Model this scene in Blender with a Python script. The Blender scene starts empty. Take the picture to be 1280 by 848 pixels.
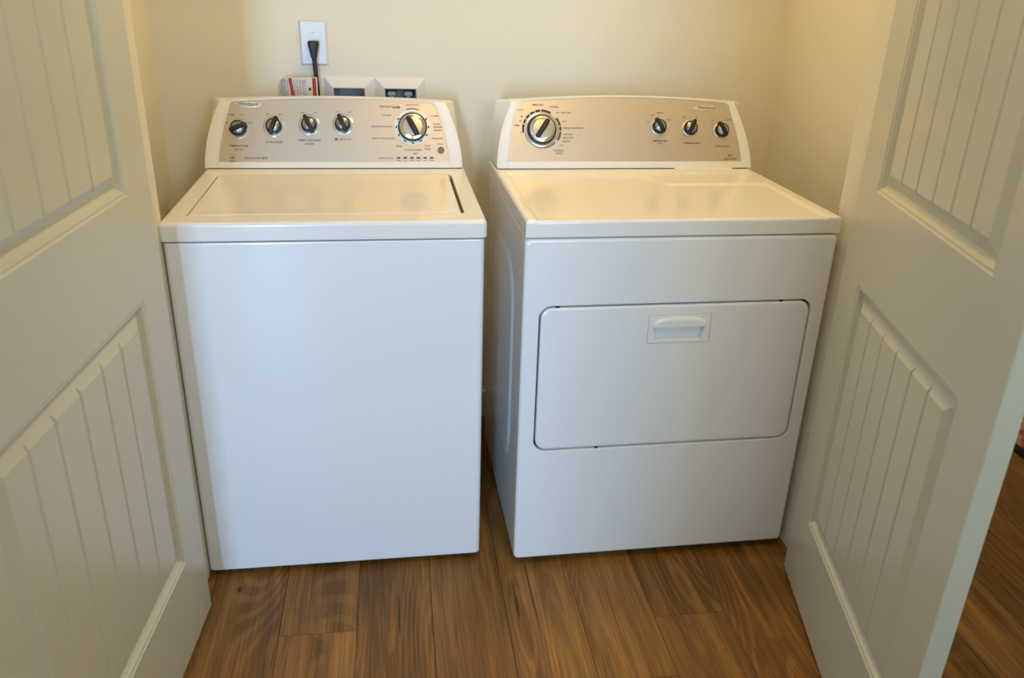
import bpy, bmesh, math, random
from mathutils import Matrix, Vector, Euler

# ------------------------------------------------------------------ camera, light, exposure
S = bpy.context.scene
COL = S.collection
F_PX = 1035.08
PITCH, ROLL, YAW = math.radians(23.61), math.radians(1.8251), math.radians(8.5495)
fw = Vector((math.sin(YAW) * math.cos(PITCH), math.cos(YAW) * math.cos(PITCH), -math.sin(PITCH)))
rt = Vector((math.cos(YAW), -math.sin(YAW), 0))
up = rt.cross(fw)
rt2 = rt * math.cos(ROLL) + up * math.sin(ROLL)
up2 = -rt * math.sin(ROLL) + up * math.cos(ROLL)
cam_d = bpy.data.cameras.new('camera')
cam = bpy.data.objects.new('camera', cam_d)
COL.objects.link(cam)
m = Matrix((rt2, up2, -fw)).transposed().to_4x4()
m.translation = Vector((0.496, -1.7805, 1.4291))
cam.matrix_world = m
cam_d.sensor_width = 36.0
cam_d.lens = F_PX * 36.0 / 1280.0
cam_d.clip_start = 0.05
cam_d.dof.use_dof = True
cam_d.dof.focus_distance = 2.2
cam_d.dof.aperture_fstop = 4.5
S.camera = cam

W_ = bpy.data.worlds.new('world')
S.world = W_
W_.use_nodes = True
W_.node_tree.nodes['Background'].inputs[0].default_value = (0.55, 0.72, 1.0, 1)
W_.node_tree.nodes['Background'].inputs[1].default_value = 1.0
S.view_settings.view_transform = 'Standard'
S.view_settings.look = 'None'
S.view_settings.gamma = 1.0
S.view_settings.exposure = 0.0
S.view_settings.use_curve_mapping = False


def area(name, loc, rot, sx, sy, power, color, shape='RECTANGLE'):
    d = bpy.data.lights.new(name, 'AREA')
    d.shape = shape
    d.size, d.size_y = sx, sy
    d.energy, d.color = power, color
    o = bpy.data.objects.new(name, d)
    o.location, o.rotation_euler = loc, rot
    COL.objects.link(o)
    return o


# daylight entering by the tall window behind the photographer, cut off by an added wall
area('window_daylight', (-0.33, -4.26, 1.15), (math.radians(90), 0, 0), 0.26, 1.6, 114, (0.36, 0.58, 0.93))
# added bluish fill light behind the camera, set in the added wall
area('added_day_fill', (1.25, -2.60, 1.75), (math.radians(90), 0, 0), 0.7, 0.8, 20.0, (0.60, 0.84, 1.0))


# ------------------------------------------------------------------ helpers
def smooth(me):
    for p in me.polygons:
        p.use_smooth = True


def link(name, me, mat=None, parent=None, sm=False, loc=None, rot=None):
    o = bpy.data.objects.new(name, me)
    COL.objects.link(o)
    if mat is not None and not me.materials:
        me.materials.append(mat)
    if parent is not None:
        o.parent = parent
    if loc is not None:
        o.location = loc
    if rot is not None:
        o.rotation_euler = rot
    if sm:
        smooth(me)
    return o


def pyd(name, v, f):
    me = bpy.data.meshes.new(name)
    me.from_pydata([tuple(p) for p in v], [], f)
    me.update()
    return me


def fix_normals(me):
    bm = bmesh.new()
    bm.from_mesh(me)
    bmesh.ops.recalc_face_normals(bm, faces=bm.faces)
    bm.to_mesh(me)
    bm.free()
    return me


def sharp(me, deg=35):
    bm = bmesh.new()
    bm.from_mesh(me)
    for f in bm.faces:
        f.smooth = True
    for e in bm.edges:
        if len(e.link_faces) == 2:
            e.smooth = e.calc_face_angle(0) < math.radians(deg)
    bm.to_mesh(me)
    bm.free()
    return me


def boxes(name, lst, bev=0.0, seg=2):
    """one mesh made of axis-aligned boxes (x0,x1,y0,y1,z0,z1)"""
    bm = bmesh.new()
    for (x0, x1, y0, y1, z0, z1) in lst:
        vs = [bm.verts.new(p) for p in ((x0, y0, z0), (x1, y0, z0), (x1, y1, z0), (x0, y1, z0),
                                        (x0, y0, z1), (x1, y0, z1), (x1, y1, z1), (x0, y1, z1))]
        for f in ((0, 3, 2, 1), (4, 5, 6, 7), (0, 1, 5, 4), (1, 2, 6, 5), (2, 3, 7, 6), (3, 0, 4, 7)):
            bm.faces.new([vs[i] for i in f])
    if bev:
        bmesh.ops.bevel(bm, geom=list(bm.edges), offset=bev, segments=seg, affect='EDGES', profile=0.5)
    me = bpy.data.meshes.new(name)
    bm.to_mesh(me)
    bm.free()
    if bev:
        sharp(me, 40)
    return me


def loft(name, rings, cap0=True, cap1=True, closed=True, sm=True, deg=35):
    n = len(rings[0])
    v = [p for r in rings for p in r]
    f = []
    for i in range(len(rings) - 1):
        for j in range(n if closed else n - 1):
            k = (j + 1) % n
            f.append((i * n + j, i * n + k, (i + 1) * n + k, (i + 1) * n + j))
    if cap0:
        f.append(tuple(range(n))[::-1])
    if cap1:
        b = (len(rings) - 1) * n
        f.append(tuple(b + j for j in range(n)))
    me = fix_normals(pyd(name, v, f))
    if sm:
        sharp(me, deg)
    return me


def rr(x0, x1, y0, y1, r, n=6):
    """rounded rectangle as a list of 2D points, counter-clockwise"""
    r = max(r, 1e-5)
    out = []
    for cx, cy, a0 in ((x1 - r, y0 + r, -90), (x1 - r, y1 - r, 0), (x0 + r, y1 - r, 90), (x0 + r, y0 + r, 180)):
        for i in range(n + 1):
            a = math.radians(a0 + 90 * i / n)
            out.append((cx + r * math.cos(a), cy + r * math.sin(a)))
    return out


def lathe(name, prof, n=40, deg=35):
    """profile (r, z) turned around local z"""
    rings = []
    for r, z in prof:
        rings.append([(r * math.cos(2 * math.pi * i / n), r * math.sin(2 * math.pi * i / n), z) for i in range(n)])
    return loft(name, rings, True, True, True, True, deg)


def tube(name, pts, r, n=12):
    """round tube along a smooth path"""
    P = []
    m_ = len(pts)
    for i in range(m_ - 1):
        p0, p1, p2, p3 = (Vector(pts[max(i - 1, 0)]), Vector(pts[i]), Vector(pts[i + 1]), Vector(pts[min(i + 2, m_ - 1)]))
        for k in range(8):
            t = k / 8
            P.append(0.5 * ((2 * p1) + (p2 - p0) * t + (2 * p0 - 5 * p1 + 4 * p2 - p3) * t * t + (3 * p1 - p0 - 3 * p2 + p3) * t ** 3))
    P.append(Vector(pts[-1]))
    rings = []
    ref = Vector((1, 0, 0))
    for i, p in enumerate(P):
        d = (P[min(i + 1, len(P) - 1)] - P[max(i - 1, 0)]).normalized()
        a = ref - d * ref.dot(d)
        a.normalize()
        b = d.cross(a)
        rings.append([tuple(p + a * (r * math.cos(2 * math.pi * j / n)) + b * (r * math.sin(2 * math.pi * j / n))) for j in range(n)])
    return loft(name, rings, True, True, True, True, 60)


def empty(name, loc=(0, 0, 0), rz=0.0, parent=None):
    o = bpy.data.objects.new(name, None)
    o.empty_display_size = 0.1
    COL.objects.link(o)
    o.location = loc
    o.rotation_euler = (0, 0, rz)
    o.parent = parent
    return o


def tag(o, label=None, cat=None, kind=None, group=None):
    if label:
        o['label'] = label
    if cat:
        o['category'] = cat
    if kind:
        o['kind'] = kind
    if group:
        o['group'] = group
    return o


def struct(o, label):
    o['kind'] = 'structure'
    o['label'] = label
    return o


# ------------------------------------------------------------------ materials
def new_mat(name, color, rough=0.5, metal=0.0, coat=0.0, spec=0.5):
    mt = bpy.data.materials.new(name)
    mt.use_nodes = True
    b = mt.node_tree.nodes['Principled BSDF']
    b.inputs['Base Color'].default_value = (*color, 1)
    b.inputs['Roughness'].default_value = rough
    b.inputs['Metallic'].default_value = metal
    b.inputs['Coat Weight'].default_value = coat
    b.inputs['Coat Roughness'].default_value = 0.06
    b.inputs['Specular IOR Level'].default_value = spec
    return mt


def N(mt, typ, **kw):
    n = mt.node_tree.nodes.new(typ)
    for k, v in kw.items():
        if k in n.inputs:
            n.inputs[k].default_value = v
        else:
            setattr(n, k, v)
    return n


def L(mt, a, b):
    mt.node_tree.links.new(a, b)


def add_bump(mt, scale, strength, dist=0.001, stretch=(1, 1, 1), detail=2.0):
    b = mt.node_tree.nodes['Principled BSDF']
    tc = N(mt, 'ShaderNodeTexCoord')
    mp = N(mt, 'ShaderNodeMapping')
    mp.inputs['Scale'].default_value = stretch
    nz = N(mt, 'ShaderNodeTexNoise')
    nz.inputs['Scale'].default_value = scale
    nz.inputs['Detail'].default_value = detail
    bp = N(mt, 'ShaderNodeBump')
    bp.inputs['Strength'].default_value = strength
    bp.inputs['Distance'].default_value = dist
    L(mt, tc.outputs['Object'], mp.inputs['Vector'])
    L(mt, mp.outputs['Vector'], nz.inputs['Vector'])
    L(mt, nz.outputs['Fac'], bp.inputs['Height'])
    L(mt, bp.outputs['Normal'], b.inputs['Normal'])
    return nz


def mottle(mt, c0, c1, scale, detail=3.0):
    b = mt.node_tree.nodes['Principled BSDF']
    tc = N(mt, 'ShaderNodeTexCoord')
    nz = N(mt, 'ShaderNodeTexNoise')
    nz.inputs['Scale'].default_value = scale
    nz.inputs['Detail'].default_value = detail
    mx = N(mt, 'ShaderNodeMix', data_type='RGBA')
    mx.inputs[6].default_value = (*c0, 1)
    mx.inputs[7].default_value = (*c1, 1)
    L(mt, tc.outputs['Object'], nz.inputs['Vector'])
    L(mt, nz.outputs['Fac'], mx.inputs[0])
    L(mt, mx.outputs[2], b.inputs['Base Color'])


M = {}
M['wall'] = new_mat('cream_wall_paint', (0.80, 0.75, 0.61), 0.75, spec=0.3)
mottle(M['wall'], (0.785, 0.735, 0.595), (0.815, 0.765, 0.625), 3)
add_bump(M['wall'], 160, 0.25, 0.001)
M['ceiling'] = new_mat('ceiling_paint', (0.80, 0.78, 0.72), 0.9)
add_bump(M['ceiling'], 90, 0.3, 0.002)
M['door'] = new_mat('door_paint', (0.61, 0.59, 0.46), 0.27, spec=0.4)
add_bump(M['door'], 70, 0.10, 0.0006, (1, 1, 0.25))
M['trim'] = new_mat('trim_paint', (0.76, 0.73, 0.65), 0.35)
add_bump(M['trim'], 60, 0.08, 0.0006)
M['enamel'] = new_mat('white_enamel', (0.83, 0.83, 0.82), 0.22, coat=0.35)
add_bump(M['enamel'], 230, 0.05, 0.0005)
M['top'] = new_mat('white_enamel_top', (0.84, 0.82, 0.78), 0.20, coat=0.3)
add_bump(M['top'], 200, 0.03, 0.0004)
M['plastic'] = new_mat('white_console_plastic', (0.84, 0.83, 0.80), 0.28)
add_bump(M['plastic'], 300, 0.03, 0.0003)
M['silver'] = new_mat('silver_console_foil', (0.69, 0.61, 0.52), 0.36, metal=0.85)
add_bump(M['silver'], 90, 0.12, 0.0003, (0.15, 8, 8))
M['chrome'] = new_mat('knob_chrome', (0.80, 0.77, 0.72), 0.16, metal=1.0)
add_bump(M['chrome'], 200, 0.02, 0.0002)
M['knob_face'] = new_mat('knob_satin_face', (0.36, 0.36, 0.38), 0.30, metal=0.9)
add_bump(M['knob_face'], 260, 0.03, 0.0002)
M['tan_face'] = new_mat('dial_tan_face', (0.66, 0.58, 0.50), 0.30, metal=0.85)
add_bump(M['tan_face'], 260, 0.03, 0.0002)
M['black'] = new_mat('black_plastic', (0.010, 0.010, 0.011), 0.48)
add_bump(M['black'], 300, 0.05, 0.0003)
M['ink'] = new_mat('printed_dark_ink', (0.085, 0.065, 0.05), 0.6)
mottle(M['ink'], (0.08, 0.06, 0.045), (0.11, 0.085, 0.07), 80)
M['ink_purple'] = new_mat('printed_purple_ink', (0.03, 0.015, 0.05), 0.6)
mottle(M['ink_purple'], (0.025, 0.012, 0.045), (0.04, 0.02, 0.06), 80)
M['ink_green'] = new_mat('printed_green_ink', (0.03, 0.08, 0.02), 0.6)
mottle(M['ink_green'], (0.025, 0.07, 0.018), (0.04, 0.1, 0.03), 80)
M['badge'] = new_mat('badge_silver', (0.86, 0.83, 0.76), 0.25, metal=0.6)
add_bump(M['badge'], 200, 0.02, 0.0002)
M['grey'] = new_mat('grey_plastic', (0.18, 0.15, 0.13), 0.4)
add_bump(M['grey'], 300, 0.03, 0.0003)
M['shadow_base'] = new_mat('dark_shade_base', (0.02, 0.02, 0.022), 0.6)  # near-black colour stands for shade under the machines and below the lid
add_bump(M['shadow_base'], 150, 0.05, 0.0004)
M['plate'] = new_mat('outlet_white_plastic', (0.66, 0.66, 0.65), 0.3)
add_bump(M['plate'], 300, 0.02, 0.0002)
M['boxin'] = new_mat('outlet_box_shaded_white', (0.36, 0.39, 0.46), 0.45)  # white plastic whose shade is put into the grey-blue colour
add_bump(M['boxin'], 200, 0.03, 0.0003)
M['boxframe'] = new_mat('outlet_box_white_plastic', (0.74, 0.72, 0.70), 0.4)
add_bump(M['boxframe'], 200, 0.03, 0.0003)
M['paper'] = new_mat('printed_paper', (0.68, 0.65, 0.58), 0.8)
mottle(M['paper'], (0.62, 0.58, 0.52), (0.72, 0.69, 0.63), 90)
M['red'] = new_mat('red_print', (0.45, 0.045, 0.02), 0.7)
mottle(M['red'], (0.38, 0.03, 0.015), (0.50, 0.055, 0.03), 90)
M['tagink'] = new_mat('tag_print_grey', (0.30, 0.25, 0.21), 0.8)
mottle(M['tagink'], (0.26, 0.21, 0.18), (0.34, 0.29, 0.25), 90)
M['lampglass'] = new_mat('lamp_glass', (0.9, 0.85, 0.7), 0.4)
_b = M['lampglass'].node_tree.nodes['Principled BSDF']
_b.inputs['Emission Color'].default_value = (1.0, 0.70, 0.36, 1)
_b.inputs['Emission Strength'].default_value = 1.5
M['subfloor'] = new_mat('subfloor', (0.03, 0.018, 0.01), 0.8)
add_bump(M['subfloor'], 50, 0.1, 0.001)


def wood_material():
    mt = new_mat('vinyl_oak_plank', (0.25, 0.14, 0.07), 0.40, spec=0.25)
    b = mt.node_tree.nodes['Principled BSDF']
    tc = N(mt, 'ShaderNodeTexCoord')
    oi = N(mt, 'ShaderNodeObjectInfo')
    off = N(mt, 'ShaderNodeVectorMath', operation='MULTIPLY_ADD')
    cmb = N(mt, 'ShaderNodeCombineXYZ')
    for i in range(3):
        L(mt, oi.outputs['Random'], cmb.inputs[i])
    off.inputs[1].default_value = (37.0, 53.0, 11.0)
    L(mt, cmb.outputs[0], off.inputs[0])
    L(mt, tc.outputs['Object'], off.inputs[2])

    def noise(sc, scale=1.0, detail=3.0, rough=0.55, dist=0.0):
        mp = N(mt, 'ShaderNodeMapping')
        mp.inputs['Scale'].default_value = sc
        nz = N(mt, 'ShaderNodeTexNoise')
        nz.inputs['Scale'].default_value = scale
        nz.inputs['Detail'].default_value = detail
        nz.inputs['Roughness'].default_value = rough
        nz.inputs['Distortion'].default_value = dist
        L(mt, off.outputs[0], mp.inputs['Vector'])
        L(mt, mp.outputs[0], nz.inputs['Vector'])
        return nz

    def ramp(src, stops):
        r = N(mt, 'ShaderNodeValToRGB')
        e = r.color_ramp.elements
        e[0].position, e[0].color = stops[0][0], (*stops[0][1], 1)
        e[1].position, e[1].color = stops[-1][0], (*stops[-1][1], 1)
        for p, c in stops[1:-1]:
            x = e.new(p)
            x.color = (*c, 1)
        L(mt, src, r.inputs[0])
        return r

    def mul(a, b_, fac=1.0):
        mx = N(mt, 'ShaderNodeMix', data_type='RGBA', blend_type='MULTIPLY')
        mx.inputs[0].default_value = fac
        L(mt, a, mx.inputs[6])
        L(mt, b_, mx.inputs[7])
        return mx.outputs[2]

    tone = noise((20, 1.5, 1), 1.0, 3.0, 0.6, 0.2)
    base = ramp(tone.outputs['Fac'], [(0.30, (0.160, 0.074, 0.018)), (0.43, (0.232, 0.110, 0.026)),
                                      (0.57, (0.295, 0.141, 0.033)), (0.72, (0.410, 0.187, 0.039))])
    fine = noise((420, 7, 1), 1.0, 2.0, 0.5)
    fr_ = ramp(fine.outputs['Fac'], [(0.34, (0.60, 0.57, 0.54)), (0.60, (1.10, 1.10, 1.10))])
    c = mul(base.outputs[0], fr_.outputs[0], 0.7)
    mid = noise((110, 2.2, 1), 1.0, 4.0, 0.65, 0.6)
    mr = ramp(mid.outputs['Fac'], [(0.36, (0.62, 0.57, 0.52)), (0.50, (1, 1, 1)), (1.0, (1.08, 1.06, 1.0))])
    c = mul(c, mr.outputs[0], 0.5)
    # cathedral grain: lines of a stretched height field, only where a slow mask lets them through
    lev = noise((7.5, 1.1, 1), 1.0, 0.0, 0.5, 0.0)
    mlt = N(mt, 'ShaderNodeMath', operation='MULTIPLY')
    mlt.inputs[1].default_value = 150.0
    L(mt, lev.outputs['Fac'], mlt.inputs[0])
    sn = N(mt, 'ShaderNodeMath', operation='SINE')
    L(mt, mlt.outputs[0], sn.inputs[0])
    msk = noise((9, 1.0, 1), 1.0, 1.0, 0.5, 0.0)
    wr = ramp(sn.outputs[0], [(0.0, (0.78, 0.73, 0.68)), (0.45, (1, 1, 1)), (1.0, (1.05, 1.05, 1.05))])
    mk = ramp(msk.outputs['Fac'], [(0.50, (0, 0, 0)), (0.62, (1, 1, 1))])
    mx = N(mt, 'ShaderNodeMix', data_type='RGBA', blend_type='MULTIPLY')
    L(mt, mk.outputs[0], mx.inputs[0])
    L(mt, c, mx.inputs[6])
    L(mt, wr.outputs[0], mx.inputs[7])
    c = mx.outputs[2]
    # cracks: thin dark streaks along the grain
    ck = noise((75, 2.2, 1), 1.0, 1.0, 0.4)
    cr = ramp(ck.outputs['Fac'], [(0.225, (0.30, 0.25, 0.2)), (0.25, (1, 1, 1)), (1.0, (1, 1, 1))])
    c = mul(c, cr.outputs[0], 0.85)
    # knots
    mpk = N(mt, 'ShaderNodeMapping')
    mpk.inputs['Scale'].default_value = (9.5, 5.4, 1)
    L(mt, off.outputs[0], mpk.inputs['Vector'])
    vk = N(mt, 'ShaderNodeTexVoronoi', feature='F1')
    vk.inputs['Scale'].default_value = 1.0
    L(mt, mpk.outputs[0], vk.inputs['Vector'])
    kr = ramp(vk.outputs['Distance'], [(0.024, (0.14, 0.08, 0.06)), (0.050, (0.62, 0.56, 0.50)), (0.11, (1, 1, 1))])
    c = mul(c, kr.outputs[0], 0.9)
    # plank to plank tone
    hv = N(mt, 'ShaderNodeHueSaturation')
    rm = N(mt, 'ShaderNodeMapRange')
    rm.inputs['To Min'].default_value = 0.86
    rm.inputs['To Max'].default_value = 1.14
    L(mt, oi.outputs['Random'], rm.inputs['Value'])
    L(mt, rm.outputs[0], hv.inputs['Value'])
    L(mt, c, hv.inputs['Color'])
    L(mt, hv.outputs[0], b.inputs['Base Color'])
    bp = N(mt, 'ShaderNodeBump')
    bp.inputs['Strength'].default_value = 0.25
    bp.inputs['Distance'].default_value = 0.0006
    L(mt, fine.outputs['Fac'], bp.inputs['Height'])
    L(mt, bp.outputs[0], b.inputs['Normal'])
    return mt


M['wood'] = wood_material()


def rug_material():
    mt = new_mat('patterned_rug_pile', (0.2, 0.1, 0.05), 0.95, spec=0.1)
    b = mt.node_tree.nodes['Principled BSDF']
    tc = N(mt, 'ShaderNodeTexCoord')
    v = N(mt, 'ShaderNodeTexVoronoi', feature='F1')
    v.inputs['Scale'].default_value = 16
    r = N(mt, 'ShaderNodeValToRGB')
    e = r.color_ramp.elements
    e[0].position, e[0].color = 0.2, (0.55, 0.36, 0.10, 1)
    e[1].position, e[1].color = 0.75, (0.25, 0.06, 0.04, 1)
    x = e.new(0.45)
    x.color = (0.60, 0.30, 0.20, 1)
    L(mt, tc.outputs['Object'], v.inputs['Vector'])
    L(mt, v.outputs['Distance'], r.inputs[0])
    L(mt, r.outputs[0], b.inputs['Base Color'])
    return mt


M['rug'] = rug_material()
M['rug_border'] = new_mat('rug_black_border', (0.012, 0.010, 0.010), 0.95)
add_bump(M['rug_border'], 300, 0.4, 0.002)

# ------------------------------------------------------------------ large structure
YB = 0.7956                       # closet back wall
XL, XR = -0.165, 1.703            # closet side walls
JL, JR = 0.000, 1.548             # door opening
FY0, FY1 = -0.085, 0.030          # closet front wall, room face and inner face
RX0, RX1, RY0, RY1, CH = -2.1, 3.7, -4.3, 1.7, 2.74

# floor: sub-floor with every plank a part
floor = struct(link('floor', boxes('floor', [(RX0, RX1, RY0, RY1, -0.06, -0.0085)]), M['subfloor']),
               'brown oak look plank floor running toward the closet back wall')
random.seed(11)
PW = 0.18
fixed = {0: -0.230, 5: -0.258, 4: -0.446, 2: -0.72, 3: 0.33, 6: 0.27, 1: 0.41, -1: -0.62}
k = math.floor((RX0 - 0.20) / PW)
while 0.20 + k * PW < RX1 - 0.02:
    x0 = max(0.20 + k * PW, RX0)
    x1 = min(0.20 + (k + 1) * PW, RX1)
    ymax = RY1 if x0 > XR + 0.10 else YB - 0.004
    j = fixed.get(k, random.uniform(-1.2, 0))
    y = j
    while y > RY0:
        y -= 1.22
    while y < ymax:
        ya, yb_ = max(y, RY0), min(y + 1.22, ymax)
        if yb_ - ya > 0.02:
            me = boxes('plank', [(0.0004, x1 - x0 - 0.0004, 0.0004, yb_ - ya - 0.0004, -0.008, 0)], 0.0007, 1)
            link('plank', me, M['wood'], floor, loc=(x0, ya, 0))
        y += 1.22
    k += 1

# closet walls
OBX0, OBX1, OBZ0, OBZ1 = 0.318, 0.581, 0.955, 1.131      # hole for the supply box
struct(link('wall_back', boxes('wall_back', [
    (XL - 0.11, OBX0, YB, YB + 0.1, 0, CH), (OBX1, XR + 0.11, YB, YB + 0.1, 0, CH),
    (OBX0, OBX1, YB, YB + 0.1, 0, OBZ0), (OBX0, OBX1, YB, YB + 0.1, OBZ1, CH)]), M['wall']),
    'cream back wall of the laundry closet')
struct(link('wall_left', boxes('wall_left', [(XL - 0.11, XL, FY1, YB, 0, CH)]), M['wall']), 'left cream side wall of the laundry closet')
struct(link('wall_right', boxes('wall_right', [(XR, XR + 0.11, FY1, YB, 0, CH)]), M['wall']), 'right cream side wall of the laundry closet')
HD = 2.05
struct(link('wall_front', boxes('wall_front', [
    (RX0, JL - 0.018, FY0, FY1, 0, CH), (JR + 0.018, XR + 0.11, FY0, FY1, 0, CH),
    (JL - 0.018, JR + 0.018, FY0, FY1, HD + 0.018, CH)]), M['wall']), 'closet front wall around the double door opening')
# jambs and casing
for i, (xa, xb) in enumerate(((JL - 0.018, JL), (JR, JR + 0.018))):
    struct(link('trim_%d' % (i + 1), boxes('jamb', [(xa, xb, FY0 - 0.002, FY1 + 0.002, 0, HD)], 0.0015, 1), M['wall']),
           ('left' if i == 0 else 'right') + ' white door jamb of the closet opening')
struct(link('trim_3', boxes('jamb_head', [(JL - 0.018, JR + 0.018, FY0 - 0.002, FY1 + 0.002, HD, HD + 0.018)], 0.0015, 1), M['trim']),
       'white head jamb above the closet opening')
# baseboards inside the closet
for nm, bx, lb in (('baseboard_back', (XL, XR, YB - 0.014, YB, 0, 0.10), 'white baseboard along the closet back wall'),
                   ('baseboard_left', (XL, XL + 0.014, FY1, YB - 0.014, 0, 0.10), 'white baseboard along the closet left wall'),
                   ('baseboard_right', (XR - 0.014, XR, FY1, YB - 0.014, 0, 0.10), 'white baseboard along the closet right wall')):
    struct(link(nm, boxes(nm, [bx], 0.004, 2), M['trim']), lb)
# the room behind the photographer
WX, WZ0, WZ1 = (-0.50, -0.16), 0.33, 1.97
VX, VZ0, VZ1 = (0.87, 1.63), 1.32, 2.18
PY0, PY1 = -2.77, -2.65
struct(link('wall_window', boxes('wall_window', [
    (RX0, WX[0], RY0 - 0.12, RY0, 0, CH), (WX[1], RX1, RY0 - 0.12, RY0, 0, CH),
    (WX[0], WX[1], RY0 - 0.12, RY0, 0, WZ0), (WX[0], WX[1], RY0 - 0.12, RY0, WZ1, CH)]), M['wall']),
    'wall with a tall window far behind the camera')
struct(link('wall_daylight_block', boxes('wall_daylight_block', [  # added unseen wall, keeps the daylight off part of the dryer
    (0.19, VX[0], PY0, PY1, 0, CH), (VX[1], RX1, PY0, PY1, 0, CH), (VX[0], VX[1], PY0, PY1, 0, VZ0), (VX[0], VX[1], PY0, PY1, VZ1, CH)]), M['wall']),
    'added unseen wall that shades the dryer, with an opening for the fill light')
for i, (xa, xb, za, zb, ya) in enumerate(((WX[0], WX[1], WZ0, WZ1, RY0 - 0.10), (VX[0], VX[1], VZ0, VZ1, PY0 + 0.02))):
    struct(link('window_%d' % (i + 1), boxes('window_frame', [
        (xa, xa + 0.03, ya, ya + 0.05, za, zb), (xb - 0.03, xb, ya, ya + 0.05, za, zb),
        (xa + 0.03, xb - 0.03, ya, ya + 0.05, za, za + 0.03), (xa + 0.03, xb - 0.03, ya, ya + 0.05, zb - 0.03, zb)]), M['trim']),
        ('tall narrow' if i == 0 else 'added small high') + ' white window frame behind the camera')  # the second frame is added around the fill light
struct(link('wall_west', boxes('wall_west', [(RX0 - 0.1, RX0, RY0, FY1, 0, CH)]), M['wall']), 'left wall of the room')
struct(link('wall_east', boxes('wall_east', [(RX1, RX1 + 0.1, RY0, RY1, 0, CH)]), M['wall']), 'right wall of the room')
struct(link('wall_north', boxes('wall_north', [(XR + 0.11, RX1, RY1, RY1 + 0.1, 0, CH)]), M['wall']), 'far wall of the room to the right of the closet')
struct(link('wall_closet_side', boxes('wall_closet_side', [(XR + 0.11, XR + 0.12, FY1, RY1, 0, CH)]), M['wall']), 'outer face of the closet side wall')
struct(link('ceiling', boxes('ceiling', [(RX0 - 0.1, RX1 + 0.1, RY0 - 0.1, RY1 + 0.1, CH, CH + 0.08)]), M['ceiling']), 'white ceiling')


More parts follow.
